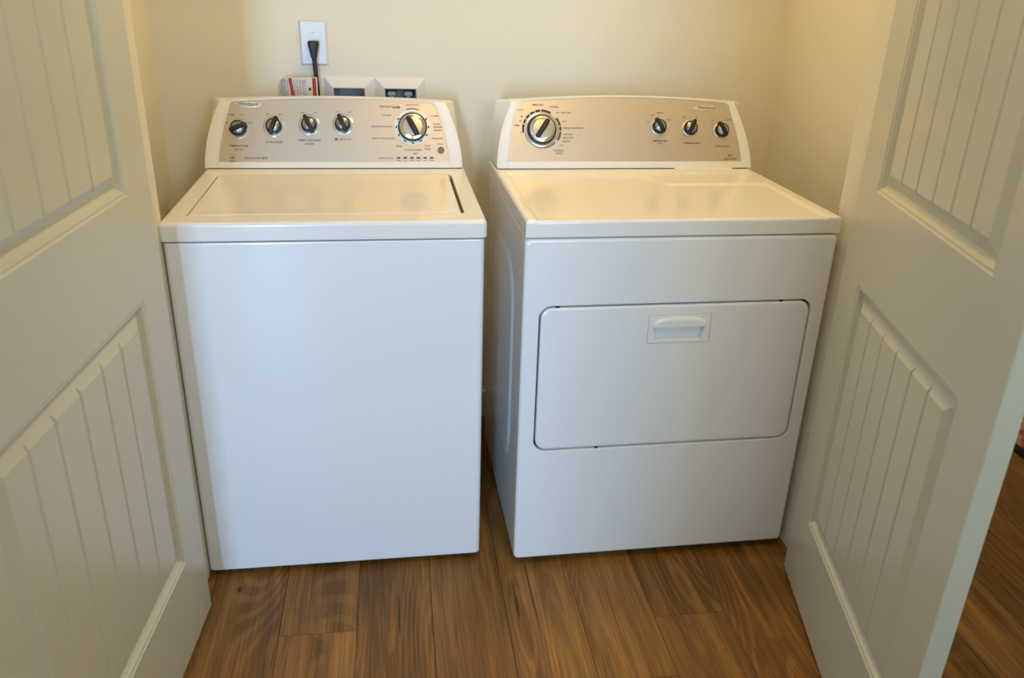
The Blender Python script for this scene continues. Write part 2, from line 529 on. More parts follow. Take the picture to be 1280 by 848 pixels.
# ------------------------------------------------------------------ the two moulded doors
def make_door(name, P, ang, sgn, width, u0, u1, grooves, label):
    """local x runs from hinge to free edge; the moulded face lies in local y = 0 and looks along sgn*y"""
    T = 0.035
    Z0, Z1 = 0.012, 2.035
    root = None
    PZ = [(0.228, 0.847), (1.048, 1.915)]
    STK = [(0, 0), (0.0025, -0.0022), (0.0050, -0.0028), (0.0065, -0.0022), (0.0085, -0.0030), (0.0120, -0.0090), (0.0155, -0.0126), (0.0190, -0.0138)]
    D0, D1, HB, HF, HG = 0.0190, 0.0450, -0.0138, -0.0028, -0.0076
    v, f = [], []

    def quad(a, b, c, d):
        i = len(v)
        v.extend([a, b, c, d])
        f.append((i, i + 1, i + 2, i + 3))

    def P3(u, z, h):
        return (u, sgn * h, z)

    # stiles and rails on the face
    for (ua, ub, za, zb) in ((0, u0, Z0, Z1), (u1, width, Z0, Z1), (u0, u1, Z0, PZ[0][0]), (u0, u1, PZ[0][1], PZ[1][0]), (u0, u1, PZ[1][1], Z1)):
        e = 0.0015
        a_, b_ = max(ua, e), min(ub, width - e)
        quad(P3(a_, max(za, Z0), 0), P3(b_, max(za, Z0), 0), P3(b_, zb, 0), P3(a_, zb, 0))
    for (za, zb) in PZ:
        for (d0, h0), (d1, h1) in zip(STK[:-1], STK[1:]):
            A = [P3(u0 + d0, za + d0, h0), P3(u1 - d0, za + d0, h0), P3(u1 - d0, zb - d0, h0), P3(u0 + d0, zb - d0, h0)]
            B = [P3(u0 + d1, za + d1, h1), P3(u1 - d1, za + d1, h1), P3(u1 - d1, zb - d1, h1), P3(u0 + d1, zb - d1, h1)]
            for i in range(4):
                j = (i + 1) % 4
                quad(A[i], A[j], B[j], B[i])
    # edges, small arris and back
    e = 0.0015
    for (ua, ha, ub, hb) in ((0, -e, e, 0), (width - e, 0, width, -e), (0, -T, 0, -e), (width, -e, width, -T), (0, -T, width, -T)):
        quad(P3(ua, Z0, ha), P3(ub, Z0, hb), P3(ub, Z1, hb), P3(ua, Z1, ha))
    for z in (Z0, Z1):
        quad(P3(0, z, 0), P3(width, z, 0), P3(width, z, -T), P3(0, z, -T))
    me = pyd(name, v, f)
    bm = bmesh.new()
    bm.from_mesh(me)
    bmesh.ops.remove_doubles(bm, verts=bm.verts, dist=1e-5)
    for fa in bm.faces:
        c = fa.calc_center_median()
        want = Vector((0, sgn, 0))
        n = fa.normal
        if abs(c.y + sgn * T) < 1e-5:
            want = Vector((0, -sgn, 0))
        elif abs(n.x) > 0.99 and (c.x < 0.01 or c.x > width - 0.01):
            want = Vector((-1 if c.x < width / 2 else 1, 0, 0))
        elif abs(n.z) > 0.99 and (c.z < Z0 + 0.001 or c.z > Z1 - 0.001):
            want = Vector((0, 0, -1 if c.z < 1 else 1))
        if n.dot(want) < 0:
            fa.normal_flip()
    bm.to_mesh(me)
    bm.free()
    root = link(name, me, M['door'], loc=(P[0], P[1], 0), rot=(0, 0, math.radians(ang)))
    struct(root, label)
    # the two plank panels
    dk = D0 + (D1 - D0) * (HG - HB) / (HF - HB)

    def bev(d):
        return HB + (HF - HB) * min(max((d - D0) / (D1 - D0), 0), 1)
    gw = 0.0046
    for (za, zb) in PZ:
        bx = boxes('panel_field', [(u0 + 0.018, u1 - 0.018, min(sgn * -0.0160, sgn * -0.0142), max(sgn * -0.0160, sgn * -0.0142), za + 0.018, zb - 0.018)])
        panel = link('panel', bx, M['door'], root)
        cuts = [u0 + D0] + list(grooves) + [u1 - D0]
        for i in range(len(cuts) - 1):
            ca, cb = cuts[i], cuts[i + 1]
            us = [ca, cb]
            us += [u0 + dk, u0 + D1] if i == 0 else [ca + gw]
            us += [u1 - dk, u1 - D1] if i == len(cuts) - 2 else [cb - gw]
            us.sort()
            zs = sorted([za + D0, za + dk, za + D1, zb - D1, zb - dk, zb - D0])

            def hh(u, z):
                h = min(bev(u - u0), bev(u1 - u), bev(z - za), bev(zb - z))
                for g in grooves:
                    t = abs(u - g)
                    if t < gw:
                        h = min(h, HG + (HF - HG) * t / gw)
                return h
            vv = [P3(u, z, hh(u, z)) for z in zs for u in us]
            ff = []
            nu = len(us)
            for a in range(len(zs) - 1):
                for b in range(nu - 1):
                    q = (a * nu + b, a * nu + b + 1, (a + 1) * nu + b + 1, (a + 1) * nu + b)
                    left = (us[b] + us[b + 1]) / 2 < (u0 + u1) / 2
                    low = (zs[a] + zs[a + 1]) / 2 < (za + zb) / 2
                    if left == low:
                        t2 = [(q[0], q[1], q[2]), (q[0], q[2], q[3])]
                    else:
                        t2 = [(q[0], q[1], q[3]), (q[1], q[2], q[3])]
                    ff += t2
            if sgn > 0:
                ff = [t[::-1] for t in ff]
            link('plank', pyd('door_plank', vv, ff), M['door'], panel)
    return root


make_door('door_1', (0.0294, -0.1184), -94.5412, 1, 0.815, 0.112, 0.700, (0.240, 0.326, 0.413, 0.502, 0.587),
          'white moulded plank panel door swung open on the left')
make_door('door_2', (1.4997, -0.1159), -102.6369, -1, 0.757, 0.112, 0.643, (0.222, 0.298, 0.375, 0.454, 0.532),
          'white moulded plank panel door swung open on the right')


# ------------------------------------------------------------------ shared appliance pieces
def text_mesh(parts, name):
    """parts: (string, x, y, size, align, angle deg) in the local xy plane -> one flat mesh"""
    bm = bmesh.new()
    dg = None
    for s, x, y, size, al, ang in parts:
        cu = bpy.data.curves.new('t', 'FONT')
        cu.body, cu.size, cu.align_x, cu.align_y = s, size, al, 'CENTER'
        cu.resolution_u = 2
        cu.offset = size * 0.012
        o = bpy.data.objects.new('t', cu)
        COL.objects.link(o)
        bpy.context.view_layer.update()
        me = bpy.data.meshes.new_from_object(o.evaluated_get(bpy.context.evaluated_depsgraph_get()))
        me.transform(Matrix.Translation((x, y, 0)) @ Matrix.Rotation(math.radians(ang), 4, 'Z'))
        bm.from_mesh(me)
        bpy.data.objects.remove(o)
        bpy.data.curves.remove(cu)
        bpy.data.meshes.remove(me)
    me = bpy.data.meshes.new(name)
    bm.to_mesh(me)
    bm.free()
    return me


def arc_mesh(name, cx, cy, r0, r1, a0, a1, z=0.0005, taper=1.0):
    n = max(3, int(abs(a1 - a0) / 6))
    v, f = [], []
    for i in range(n + 1):
        a = math.radians(a0 + (a1 - a0) * i / n)
        rr1 = r0 + (r1 - r0) * (1 + (taper - 1) * i / n)
        v += [(cx + r0 * math.cos(a), cy + r0 * math.sin(a), z), (cx + rr1 * math.cos(a), cy + rr1 * math.sin(a), z)]
    for i in range(n):
        f.append((2 * i, 2 * i + 1, 2 * i + 3, 2 * i + 2))
    return fix_normals(pyd(name, v, f))


def outline(hb, ht, h0, ztop_c, arch, r, ex=1.5, n=14):
    """half-symmetric console outline, from lower right up and over to lower left"""
    hc = ztop_c - r
    pts = []
    for i in range(n):
        h = h0 + (hc - h0) * i / (n - 1)
        t = (h - h0) / (ztop_c - h0)
        pts.append((hb + (ht - hb) * t ** ex, h))
    w = pts[-1][0]
    cx_, cz_ = w - r, hc
    for i in range(1, 7):
        a = math.radians(90 * i / 6)
        pts.append((cx_ + r * math.cos(a), cz_ + r * math.sin(a)))
    for i in range(1, 12):
        x = cx_ * (1 - i / 12 * 1.0)
        pts.append((x, ztop_c + arch * (1 - (x / cx_) ** 2)))
    right = pts
    left = [(-x, z) for x, z in reversed(right)]
    left_mid = [(0, ztop_c + arch)]
    return right + left_mid + left


def make_console(root, xc, z0, yf, K, yb, P, Sm, C, B):
    """returns (metal panel object, its tilt)"""
    a = math.atan(K)

    def fr(pt, dy=0.0, flat=None):
        x, h = pt
        return (xc + x, (yf + K * h + dy) if flat is None else flat, z0 + 0.0025 + h)
    n = len(P)
    rings = [[fr(p, 0.0030) for p in P], [fr(p, 0.0002) for p in P], [fr(p, -0.0006) for p in [((q[0] * 0.4 + s[0] * 0.6), (q[1] * 0.4 + s[1] * 0.6)) for q, s in zip(P, Sm)]],
             [fr(p, 0.0004) for p in Sm]]
    rc = [[fr(p, 0.0012) for p in Sm], [fr(((s[0] * 0.3 + c[0] * 0.7), (s[1] * 0.3 + c[1] * 0.7)), 0.0004) for s, c in zip(Sm, C)],
          [fr(c, 0.004) for c in C], [fr((c[0] + 0.0012 * (1 if c[0] > 0 else -1), c[1] + 0.0012), 0.012) for c in C],
          [(xc + b[0], yb, z0 + 0.0025 + b[1]) for b in B]]
    # which points belong to the side caps
    nside = 14 + 5
    idx_r = list(range(0, nside))
    idx_l = list(range(n - nside, n))
    idx_t = list(range(nside - 1, n - nside + 1))
    loft_rings = lambda R_, idx, nm: sharp(fix_normals(loft(nm, [[r_[i] for i in idx] for r_ in R_], False, False, False, True)), 40)
    # shell: full lip ring plus top strip
    bm = bmesh.new()
    bm.from_mesh(loft('lip', rings, False, False, True))
    bm.from_mesh(loft_rings(rc, idx_t, 'topstrip'))
    back = [bm.verts.new(p) for p in rc[-1]]
    bm.faces.new(back)
    me = bpy.data.meshes.new('console_shell')
    bm.to_mesh(me)
    bm.free()
    sharp(fix_normals(me), 40)
    link('console_shell', me, M['plastic'], root)
    for idx in (idx_l, idx_r):
        link('end_cap', loft_rings(rc, idx, 'end_cap'), M['plastic'], root)
    # metal panel in its own tilted frame
    ca = math.cos(a)
    v2 = [(p[0], p[1] / ca, 0) for p in P]
    h_mid = 0.0
    me = pyd('control_panel', v2, [tuple(range(len(v2)))])
    fix_normals(me)
    if me.polygons[0].normal.z < 0:
        me.flip_normals()
    po = link('control_panel', me, M['silver'], root, loc=(xc, yf + 0.0022, z0 + 0.0025), rot=(math.pi / 2 - a, 0, 0))
    return po, a


def make_knob(root, xc, z0, yf, a, x, z, r, ang, big=False, black=False):
    """x measured from the appliance's left side, z above the deck along the tilted panel"""
    u = z / math.cos(a)
    n = Vector((0, -math.cos(a), math.sin(a)))
    upv = Vector((0, math.sin(a), math.cos(a)))
    base = Vector((x, yf + 0.0022, z0 + 0.0025)) + upv * u + n * 0.0002
    rot = (math.pi / 2 - a, 0, 0)
    if big:
        k = link('cycle_dial', lathe('dial_body', [(r * 0.98, 0), (r, 0.002), (r, 0.007), (r * 0.965, 0.009), (r * 0.92, 0.009)], 48), M['black'], root, loc=base, rot=rot)
        link('chrome_ring', lathe('chrome_ring', [(r * 0.92, 0.007), (r * 0.92, 0.010), (r * 0.86, 0.0135), (r * 0.72, 0.0150), (r * 0.66, 0.0140), (r * 0.66, 0.010)], 48), M['chrome'], k)
        link('dial_face', lathe('dial_face', [(r * 0.66, 0.011), (r * 0.66, 0.0137), (r * 0.4, 0.0145), (0.001, 0.0147)], 48), M['tan_face'], k)
        g = bmesh.new()
        L_, wd, hgt = r * 0.74, r * 0.19, 0.014
    else:
        k = link('knob', lathe('knob_body', [(r * 0.99, 0), (r, 0.002), (r, 0.010), (r * 0.95, 0.0125), (r * 0.78, 0.0130)], 40), M['black'], root, loc=base, rot=rot)
        link('knob_face', lathe('knob_face', [(r * 0.80, 0.0115), (r * 0.78, 0.0135), (r * 0.55, 0.0165), (0.001, 0.0178)], 40), M['knob_face'], k)
        L_, wd, hgt = r * 1.12, r * 0.33, 0.017
    zb = 0.0130 if big else 0.008
    hw, L1 = wd, L_
    pts = []
    sec = [(-L1 * (1 if big else 1.0), 0.62, 0.55), (-L1 * 0.86, 0.92, 0.80), (0, 1.0, 1.0), (L1 * 0.86, 0.92, 0.85), (L1 * (1.0 if big else 1.12), 0.55, 0.60)]
    rings = []
    for px, sw, sh in sec:
        w_, h_ = hw * sw, hgt * sh
        rings.append([(px, -w_, zb), (px, -w_ * 0.95, zb + h_ * 0.7), (px, -w_ * 0.6, zb + h_), (px, w_ * 0.6, zb + h_), (px, w_ * 0.95, zb + h_ * 0.7), (px, w_, zb)])
    me = loft('grip', rings, True, True, True, True, 50)
    me.transform(Matrix.Rotation(math.radians(ang), 4, 'Z'))
    link('grip', me, M['black'], k)
    return k


def bezel(po, x, u, r0, r1, name, mat):
    link(name, lathe(name, [(r0, 0.0002), (r0, 0.0012), ((r0 + r1) / 2, 0.0022), (r1, 0.0012), (r1, 0.0002)], 48), mat, po, loc=(x, u, 0))


def ring_box(name, x0, x1, y0, y1, rings, n=5, cap0=True, cap1=True, deg=40):
    """vertical loft of rounded rectangles: rings of (inset, z, radius)"""
    R_ = []
    for ins, z, r in rings:
        R_.append([(px, py, z) for px, py in rr(x0 + ins, x1 - ins, y0 + ins, y1 - ins, r, n)])
    return loft(name, R_, cap0, cap1, True, True, deg)


def feet(root, w, d):
    for fx in (0.06, w - 0.06):
        for fy in (0.06, d - 0.06):
            link('foot', lathe('foot', [(0.018, 0), (0.019, 0.004), (0.012, 0.007), (0.012, 0.022)], 20), M['black'], root, loc=(fx, fy, 0))


# ------------------------------------------------------------------ washing machine
WW, WD, WZ = 0.699, 0.665, 0.9306
washer = empty('washing_machine', (0, 0, 0), math.radians(0.4916))
tag(washer, 'white top-loading washing machine on the left, plain front and five knobs on its console', 'washing machine')
WB = WZ - 0.0405
link('cabinet', ring_box('cabinet', 0.003, WW - 0.003, 0.001, WD, [
    (0.006, 0.017, 0.008), (0.0015, 0.018, 0.012), (0, 0.021, 0.013), (0, WB - 0.008, 0.013), (0.0015, WB - 0.0045, 0.012), (0.006, WB - 0.0030, 0.008)]), M['enamel'], washer)
link('base', ring_box('base', 0.02, WW - 0.02, 0.05, WD - 0.02, [(0, 0.006, 0.01), (0, 0.0145, 0.01)]), M['shadow_base'], washer)
feet(washer, WW, WD)
LX0, LX1, LY0, LY1 = 0.043, 0.656, 0.063, 0.468
deck = []
for ins, z, r in ((0.008, WB - 0.0015, 0.006), (0.0015, WB - 0.0005, 0.010), (0.0, WB + 0.002, 0.011), (0, WZ - 0.009, 0.011), (0.0016, WZ - 0.0045, 0.011), (0.0048, WZ - 0.0014, 0.010), (0.010, WZ, 0.008)):
    deck.append([(a, b, z) for a, b in rr(-0.002 + ins, WW + 0.002 - ins, 0.0 + ins, WD - ins, r, 6)])
for ins, z, r in ((-0.002, WZ, 0.014), (0.0, WZ - 0.0012, 0.012), (0.0008, WZ - 0.014, 0.012)):
    deck.append([(a, b, z) for a, b in rr(LX0 + ins, LX1 - ins, LY0 + ins, LY1 - ins, r, 6)])
link('deck', loft('deck', deck, True, False, True, True, 40), M['top'], washer)
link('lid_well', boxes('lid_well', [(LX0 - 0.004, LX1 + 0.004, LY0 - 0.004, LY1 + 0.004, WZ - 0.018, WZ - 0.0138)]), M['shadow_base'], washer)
lid = []
for ins, z, r in ((0.006, WZ - 0.012, 0.006), (0.0032, WZ - 0.010, 0.009), (0.0032, WZ - 0.003, 0.009), (0.0050, WZ - 0.0005, 0.009), (0.0085, WZ + 0.0004, 0.008),
                  (0.020, WZ - 0.0002, 0.012), (0.045, WZ - 0.0022, 0.05), (0.080, WZ - 0.0036, 0.09), (0.13, WZ - 0.0042, 0.06)):
    lid.append([(a, b, z) for a, b in rr(LX0 + ins, LX1 - 0.004 - ins, LY0 + ins, LY1 - ins, r, 6)])
link('lid', loft('lid', lid, True, True, True, True, 40), M['top'], washer)

WXC, WYF, K = 0.3457, 0.539, 0.43
Pw = outline(0.3115, 0.275, 0.0145, 0.166, 0.0105, 0.017)
Sw = outline(0.3150, 0.2815, 0.0, 0.1685, 0.0105, 0.012)
Cw = outline(0.3485, 0.304, 0.0, 0.1690, 0.0100, 0.010, 1.9)
Bw = outline(0.3485, 0.331, 0.0, 0.1660, 0.0090, 0.008, 2.0)
wpan, wa = make_console(washer, WXC, WZ, WYF, K, 0.672, Pw, Sw, Cw, Bw)
ca = math.cos(wa)
KZ = dict(k1=(0.088, 0.0985), k2=(0.181, 0.104), k3=(0.275, 0.1085), k4=(0.366, 0.1105), big=(0.5575, 0.1035))
for nm, ang in (('k1', 22), ('k2', 68), ('k3', 114), ('k4', 112)):
    x, z = KZ[nm]
    make_knob(washer, WXC, WZ, WYF, wa, x, z, 0.0205, ang)
    bezel(wpan, x - WXC, z / ca, 0.0195, 0.0285, 'bezel', M['chrome'])
make_knob(washer, WXC, WZ, WYF, wa, *KZ['big'], 0.0400, 117, big=True)
bezel(wpan, KZ['big'][0] - WXC, KZ['big'][1] / ca, 0.039, 0.0495, 'bezel', M['plastic'])


def on(xw, zw):
    return xw - WXC, zw / ca


# badge and printing on the washer's console
bx, by = on(0.118, 0.158)
link('badge', loft('badge', [[(bx + 0.033 * s * math.cos(t * math.pi / 18), by + 0.0085 * s * math.sin(t * math.pi / 18), z) for t in range(36)] for s, z in ((1, 0.0003), (0.98, 0.0018), (0.9, 0.0022))]), M['badge'], wpan)
T = []


def put(s, xw, zw, size=0.0075, al='CENTER', ang=0):
    T.append((s, *on(xw, zw), size, al, ang))


put('TEMPERATURE', 0.088, 0.0545)
put('RINSE COLD', 0.088, 0.0455, 0.0045)
put('EXTRA RINSE', 0.181, 0.064)
put('FABRIC SOFTENER', 0.275, 0.069)
put('ADDED', 0.275, 0.060)
put('LID LOCK', 0.372, 0.072, 0.0075)
for dx, s in ((-0.031, 'HOT'), (-0.017, 'WARM'), (0.010, 'COOL'), (0.031, 'COLD')):
    put(s, 0.088 + dx, 0.132 if abs(dx) < 0.02 else 0.112, 0.0048)
for kx, kz in (KZ['k2'], KZ['k3'], KZ['k4']):
    put('OFF', kx - 0.016, kz + 0.030, 0.0055)
    put('ON', kx + 0.019, kz + 0.030, 0.0055)
put('HE', 0.069, 0.025, 0.009)
put('LOAD', 0.069, 0.016, 0.006)
put('Direct Drive', 0.124, 0.0245, 0.0085)
put('6th', 0.155, 0.0245, 0.011)
put('Normal Cycles', 0.497, 0.156, 0.0095)
bxw, bzw = KZ['big']
for s, dx, dz, al in (('HEAVY DUTY', 0.002, 0.057, 'CENTER'), ('WHITES', -0.045, 0.049, 'CENTER'), ('COLORS', -0.058, 0.030, 'RIGHT'), ('DELICATE & CASUAL', -0.056, 0.001, 'RIGHT'),
                      ('HAND WASH & BULKY', -0.050, -0.029, 'RIGHT'), ('RINSE', -0.031, -0.049, 'RIGHT'), ('NORMAL', 0.051, 0.029, 'LEFT'), ('CLEAN', 0.058, 0.008, 'LEFT'), ('WASHER', 0.058, 0.000, 'LEFT'),
                      ('AFFRESH', 0.058, -0.008, 'LEFT'), ('DRAIN SPIN', 0.052, -0.029, 'LEFT'), ('SOAK', 0.040, -0.048, 'CENTER'), ('RINSE', 0.040, -0.056, 'CENTER'), ('CASUAL NORMAL', 0.000, -0.0585, 'CENTER'), ('Light', 0.006, -0.067, 'CENTER')):
    put(s, bxw + dx, bzw + dz, 0.0062, al)
put('CYCLE STATUS', 0.500, 0.024, 0.0058, 'RIGHT')
put('START', 0.634, 0.060, 0.0062)
for i, s in enumerate(('SENSE', 'FILL', 'WASH', 'RINSE', 'SPIN', 'DONE')):
    put(s, 0.5165 + i * 0.0183, 0.0185, 0.0036)
me = text_mesh(T, 'lettering')
bm = bmesh.new()
bm.from_mesh(me)


def flat_rect(bm, cx, cy, w, h, ang=0.0):
    c, s = math.cos(math.radians(ang)), math.sin(math.radians(ang))
    vs = [bm.verts.new((cx + dx * c - dy * s, cy + dx * s + dy * c, 0)) for dx, dy in ((-w / 2, -h / 2), (w / 2, -h / 2), (w / 2, h / 2), (-w / 2, h / 2))]
    bm.faces.new(vs)


# little flag before LID LOCK, frame around the energy mark
fx, fz = on(0.3475, 0.072)
flat_rect(bm, fx, fz, 0.007, 0.0055)
fx, fz = on(0.069, 0.0335)
flat_rect(bm, fx, fz, 0.016, 0.0007)
bm.to_mesh(me)
bm.free()
link('lettering', me, M['ink'], wpan, loc=(0, 0, 0.0006))
b2 = text_mesh([('Whirlpool', bx - 0.002, by + 0.0004, 0.0125, 'CENTER', 0)], 'badge_lettering')
link('badge_lettering', b2, M['ink'], wpan, loc=(0, 0, 0.0026))
bm = bmesh.new()
for i, a in enumerate((-180, -150, -120, -90, -60, -30, 0, 30, 150)):
    ra = math.radians(a)
    cx, cy = on(bxw, bzw)
    flat_rect(bm, cx + 0.0445 * math.cos(ra), cy + 0.0445 * math.sin(ra), 0.0070, 0.0036, a + (90 if a in (-90, -60, -120) else 60))
me = bpy.data.meshes.new('dial_mark')
bm.to_mesh(me)
bm.free()
link('dial_mark', me, M['black'], wpan, loc=(0, 0, 0.0026))
link('dial_arc', arc_mesh('dial_arc', *on(bxw, bzw), 0.0500, 0.0530, 68, 108), M['ink'], wpan)
for i in range(6):
    lx, lz = on(0.5165 + i * 0.0183, 0.0250)
    link('status_light', boxes('status_light', [(-0.0052, 0.0052, -0.0020, 0.0020, 0, 0.0012)], 0.0006, 1), M['black'], wpan, loc=(lx, lz, 0.0002))
sx, sz = on(0.635, 0.0445)
link('start_button', lathe('start_button', [(0.0095, 0), (0.0095, 0.003), (0.0085, 0.0042), (0.001, 0.0046)], 28), M['grey'], wpan, loc=(sx, sz, 0.0002))

# ------------------------------------------------------------------ dryer
DW, DD, DZ = 0.7472, 0.655, 0.9406
dryer = empty('clothes_dryer', (0.7816, -0.0358, 0), math.radians(0.8379))
tag(dryer, 'white front-loading clothes dryer on the right with a wide drop-down door', 'dryer')
DB = DZ - 0.040
link('cabinet', ring_box('cabinet', 0.002, DW - 0.002, 0.020, DD, [
    (0.004, 0.018, 0.006), (0, 0.021, 0.008), (0, DB - 0.006, 0.008), (0.004, DB - 0.0025, 0.006)]), M['enamel'], dryer)
link('base', ring_box('base', 0.02, DW - 0.02, 0.05, DD - 0.02, [(0, 0.006, 0.01), (0, 0.0185, 0.01)]), M['shadow_base'], dryer)
feet(dryer, DW, DD)
# raised rib pressed in the left side panel
HX0, HX1, HZ0, HZ1 = 0.039, 0.711, 0.3495, 0.7360


def xz(pts, y):
    return [(a, y, b) for a, b in pts]


fp = []
for ins, y, r in ((0.0005, 0.0195, 0.010), (0, 0.0165, 0.011), (0, 0.009, 0.012), (0.0012, 0.0045, 0.012), (0.0042, 0.0012, 0.011), (0.009, 0.0, 0.010)):
    fp.append(xz(rr(0.0 + ins, DW - ins, 0.022 + ins, DB - 0.003 - ins, r, 7), y))
for ins, y, r in ((-0.0035, 0.0, 0.033), (-0.001, 0.0012, 0.031), (0, 0.004, 0.030), (0, 0.017, 0.030)):
    fp.append(xz(rr(HX0 + ins, HX1 - ins, HZ0 + ins, HZ1 - ins, r, 7), y))
link('front_panel', loft('front_panel', fp, False, False, True, True, 40), M['enamel'], dryer)
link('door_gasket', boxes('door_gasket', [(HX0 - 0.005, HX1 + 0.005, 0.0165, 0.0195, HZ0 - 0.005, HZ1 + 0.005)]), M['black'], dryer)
dr = []
GP = 0.0042
for ins, y, r in ((GP, 0.0160, 0.027), (GP, 0.0045, 0.027), (GP + 0.001, 0.0016, 0.027), (GP + 0.0035, 0.0, 0.026), (GP + 0.008, -0.0005, 0.024)):
    dr.append(xz(rr(HX0 + ins, HX1 - ins, HZ0 + ins, HZ1 - ins, r, 7), y))
BX0, BX1, BZ0, BZ1 = 0.303, 0.459, 0.6335, 0.7070
for ins, y, r in ((0, -0.0005, 0.002), (0.0006, 0.004, 0.002)):
    dr.append(xz(rr(BX0 + ins, BX1 - ins, BZ0 + ins, BZ1 - ins, r, 7), y))
ddoor = link('door', loft('door', dr, False, False, True, True, 40), M['enamel'], dryer)
# handle: flush plate with a pocket and a rounded lip above it
PX0, PX1, PZ0, PZ1 = 0.3165, 0.4455, 0.6410, 0.6790


def pocket(ins, y):
    w = 0.012
    base = rr(PX0 + ins, PX1 - ins, PZ0 + ins, PZ1 - ins, 0.003, 7)
    out = []
    for a, b in base:
        t = (PZ1 - b) / (PZ1 - PZ0)
        c = (PX0 + PX1) / 2
        out.append((c + (a - c) * (1 - 0.13 * t), y, b))
    return out


hd = []
for ins, y, r in ((0.0008, 0.004, 0.002), (0.0008, -0.0002, 0.002), (0.0016, -0.0010, 0.002)):
    hd.append(xz(rr(BX0 + ins, BX1 - ins, BZ0 + ins, BZ1 - ins, r, 7), y))
hd += [pocket(0, -0.0010), pocket(0.0015, 0.001), pocket(0.0035, 0.0120)]
hplate = link('handle', loft('handle', hd, False, True, True, True, 40), M['enamel'], ddoor)
lip = []
for s, y in ((1.0, -0.0008), (1.0, -0.0025), (0.97, -0.0050), (0.90, -0.0068), (0.74, -0.0076)):
    ring = []
    cx = (PX0 + PX1) / 2
    hw = 0.0675
    zb, zt = 0.6770, 0.7000
    for i in range(25):
        t = math.pi * i / 24
        ring.append((cx + hw * s * math.copysign(abs(math.cos(t)) ** 0.55, math.cos(t)), y, zb + (zt - zb) * (1 - (1 - s) * 1.2) * abs(math.sin(t)) ** 0.75))
    for i in range(1, 8):
        t = -1 + 2 * i / 8
        ring.append((cx + hw * s * t, y, zb))
    lip.append(ring)
link('handle_lip', loft('handle_lip', lip, True, True, True, True, 50), M['enamel'], ddoor)
# two hinge tabs glimpsed in the gap
for hx, hz in ((0.082, HZ1 - 0.002), (0.632, HZ1 - 0.002), (0.20, HZ0 + 0.0015)):
    link('hinge_tab', boxes('hinge_tab', [(hx - 0.004, hx + 0.004, 0.002, 0.015, hz - 0.0022, hz + 0.0022)]), M['black'], dryer)


# moulded top
def sst(a, b, x):
    t = min(max((x - a) / (b - a), 0), 1)
    return t * t * (3 - 2 * t)


def top_h(x, y):
    yb_ = 0.470 + (0.338 - 0.470) * sst(0.375, 0.450, x)
    rim = max(sst(0.044, 0.030, DW - x) if DW - x < 0.06 else 0, sst(0.034, 0.022, x), sst(yb_ - 0.008, yb_ + 0.010, y))
    if y < 0.016:
        rim = max(rim, sst(0.016, 0.010, y) * 0.6)
    e = min(x, DW - x, y, DD - y)
    drop = 0.0
    if e < 0.008:
        drop = 0.008 - math.sqrt(max(0.008 ** 2 - (0.008 - e) ** 2, 0))
    return DZ - 0.0042 + 0.0042 * rim - drop


xs = sorted(set([0, 0.0006, 0.002, 0.0045, 0.008, 0.015] + [0.02 + 0.003 * i for i in range(7)] + [0.05 + 0.0175 * i for i in range(19)] + [0.375 + 0.009 * i for i in range(10)] +
                [0.48 + 0.02 * i for i in range(10)] + [DW - 0.06 + 0.004 * i for i in range(12)] + [DW - 0.008, DW - 0.0045, DW - 0.002, DW - 0.0006, DW]))
ys = sorted(set([0, 0.0006, 0.002, 0.0045, 0.008, 0.010, 0.012, 0.014, 0.016, 0.03] + [0.05 + 0.02 * i for i in range(14)] + [0.324 + 0.004 * i for i in range(10)] + [0.37 + 0.0125 * i for i in range(7)] +
                [0.457 + 0.004 * i for i in range(8)] + [0.50, 0.54, 0.6, DD - 0.008, DD - 0.002, DD]))
nx, ny = len(xs), len(ys)
v = [(x, y, top_h(x, y)) for y in ys for x in xs]
f = [(j * nx + i, j * nx + i + 1, (j + 1) * nx + i + 1, (j + 1) * nx + i) for j in range(ny - 1) for i in range(nx - 1)]
border = [i for i in range(nx)] + [j * nx + nx - 1 for j in range(1, ny)] + [(ny - 1) * nx + i for i in range(nx - 2, -1, -1)] + [j * nx for j in range(ny - 2, 0, -1)]
b0 = len(v)
nb = len(border)
for z, ins in ((DB + 0.0015, 0.0), (DB, 0.0015), (DB, 0.012)):
    for i in border:
        px, py, _ = v[i]
        v.append((min(max(px, ins), DW - ins), min(max(py, ins), DD - ins), z))
for lev in range(3):
    A = border if lev == 0 else [b0 + (lev - 1) * nb + i for i in range(nb)]
    Bq = [b0 + lev * nb + i for i in range(nb)]
    for i in range(nb):
        j = (i + 1) % nb
        f.append((A[j], A[i], Bq[i], Bq[j]))
link('top', sharp(fix_normals(pyd('dryer_top', v, f)), 40), M['top'], dryer)
ll = []
for ins, z, r in ((0, DZ - 0.001, 0.02), (0.001, DZ + 0.0020, 0.02), (0.006, DZ + 0.0042, 0.018), (0.025, DZ + 0.0052, 0.012)):
    ll.append([(a, b, z) for a, b in rr(0.516 + ins, 0.690 - ins, 0.455 + ins, 0.560 - ins, r, 6)])
link('lint_screen_lid', loft('lint_screen_lid', ll, True, True, True, True, 40), M['top'], dryer)
# long pressed rib on the side facing the washer
rib = []
for s, xo in ((1.0, 0.0025), (0.94, -0.0015), (0.86, -0.0018)):
    w_, h_ = 0.20 * s, 0.30 * s
    rib.append([(xo, a, b) for a, b in rr(0.34 - w_, 0.34 + w_, 0.50 - h_, 0.50 + h_, 0.12 * s, 8)])
link('side_panel_rib', loft('side_panel_rib', rib, True, True, True, True, 50), M['enamel'], dryer)

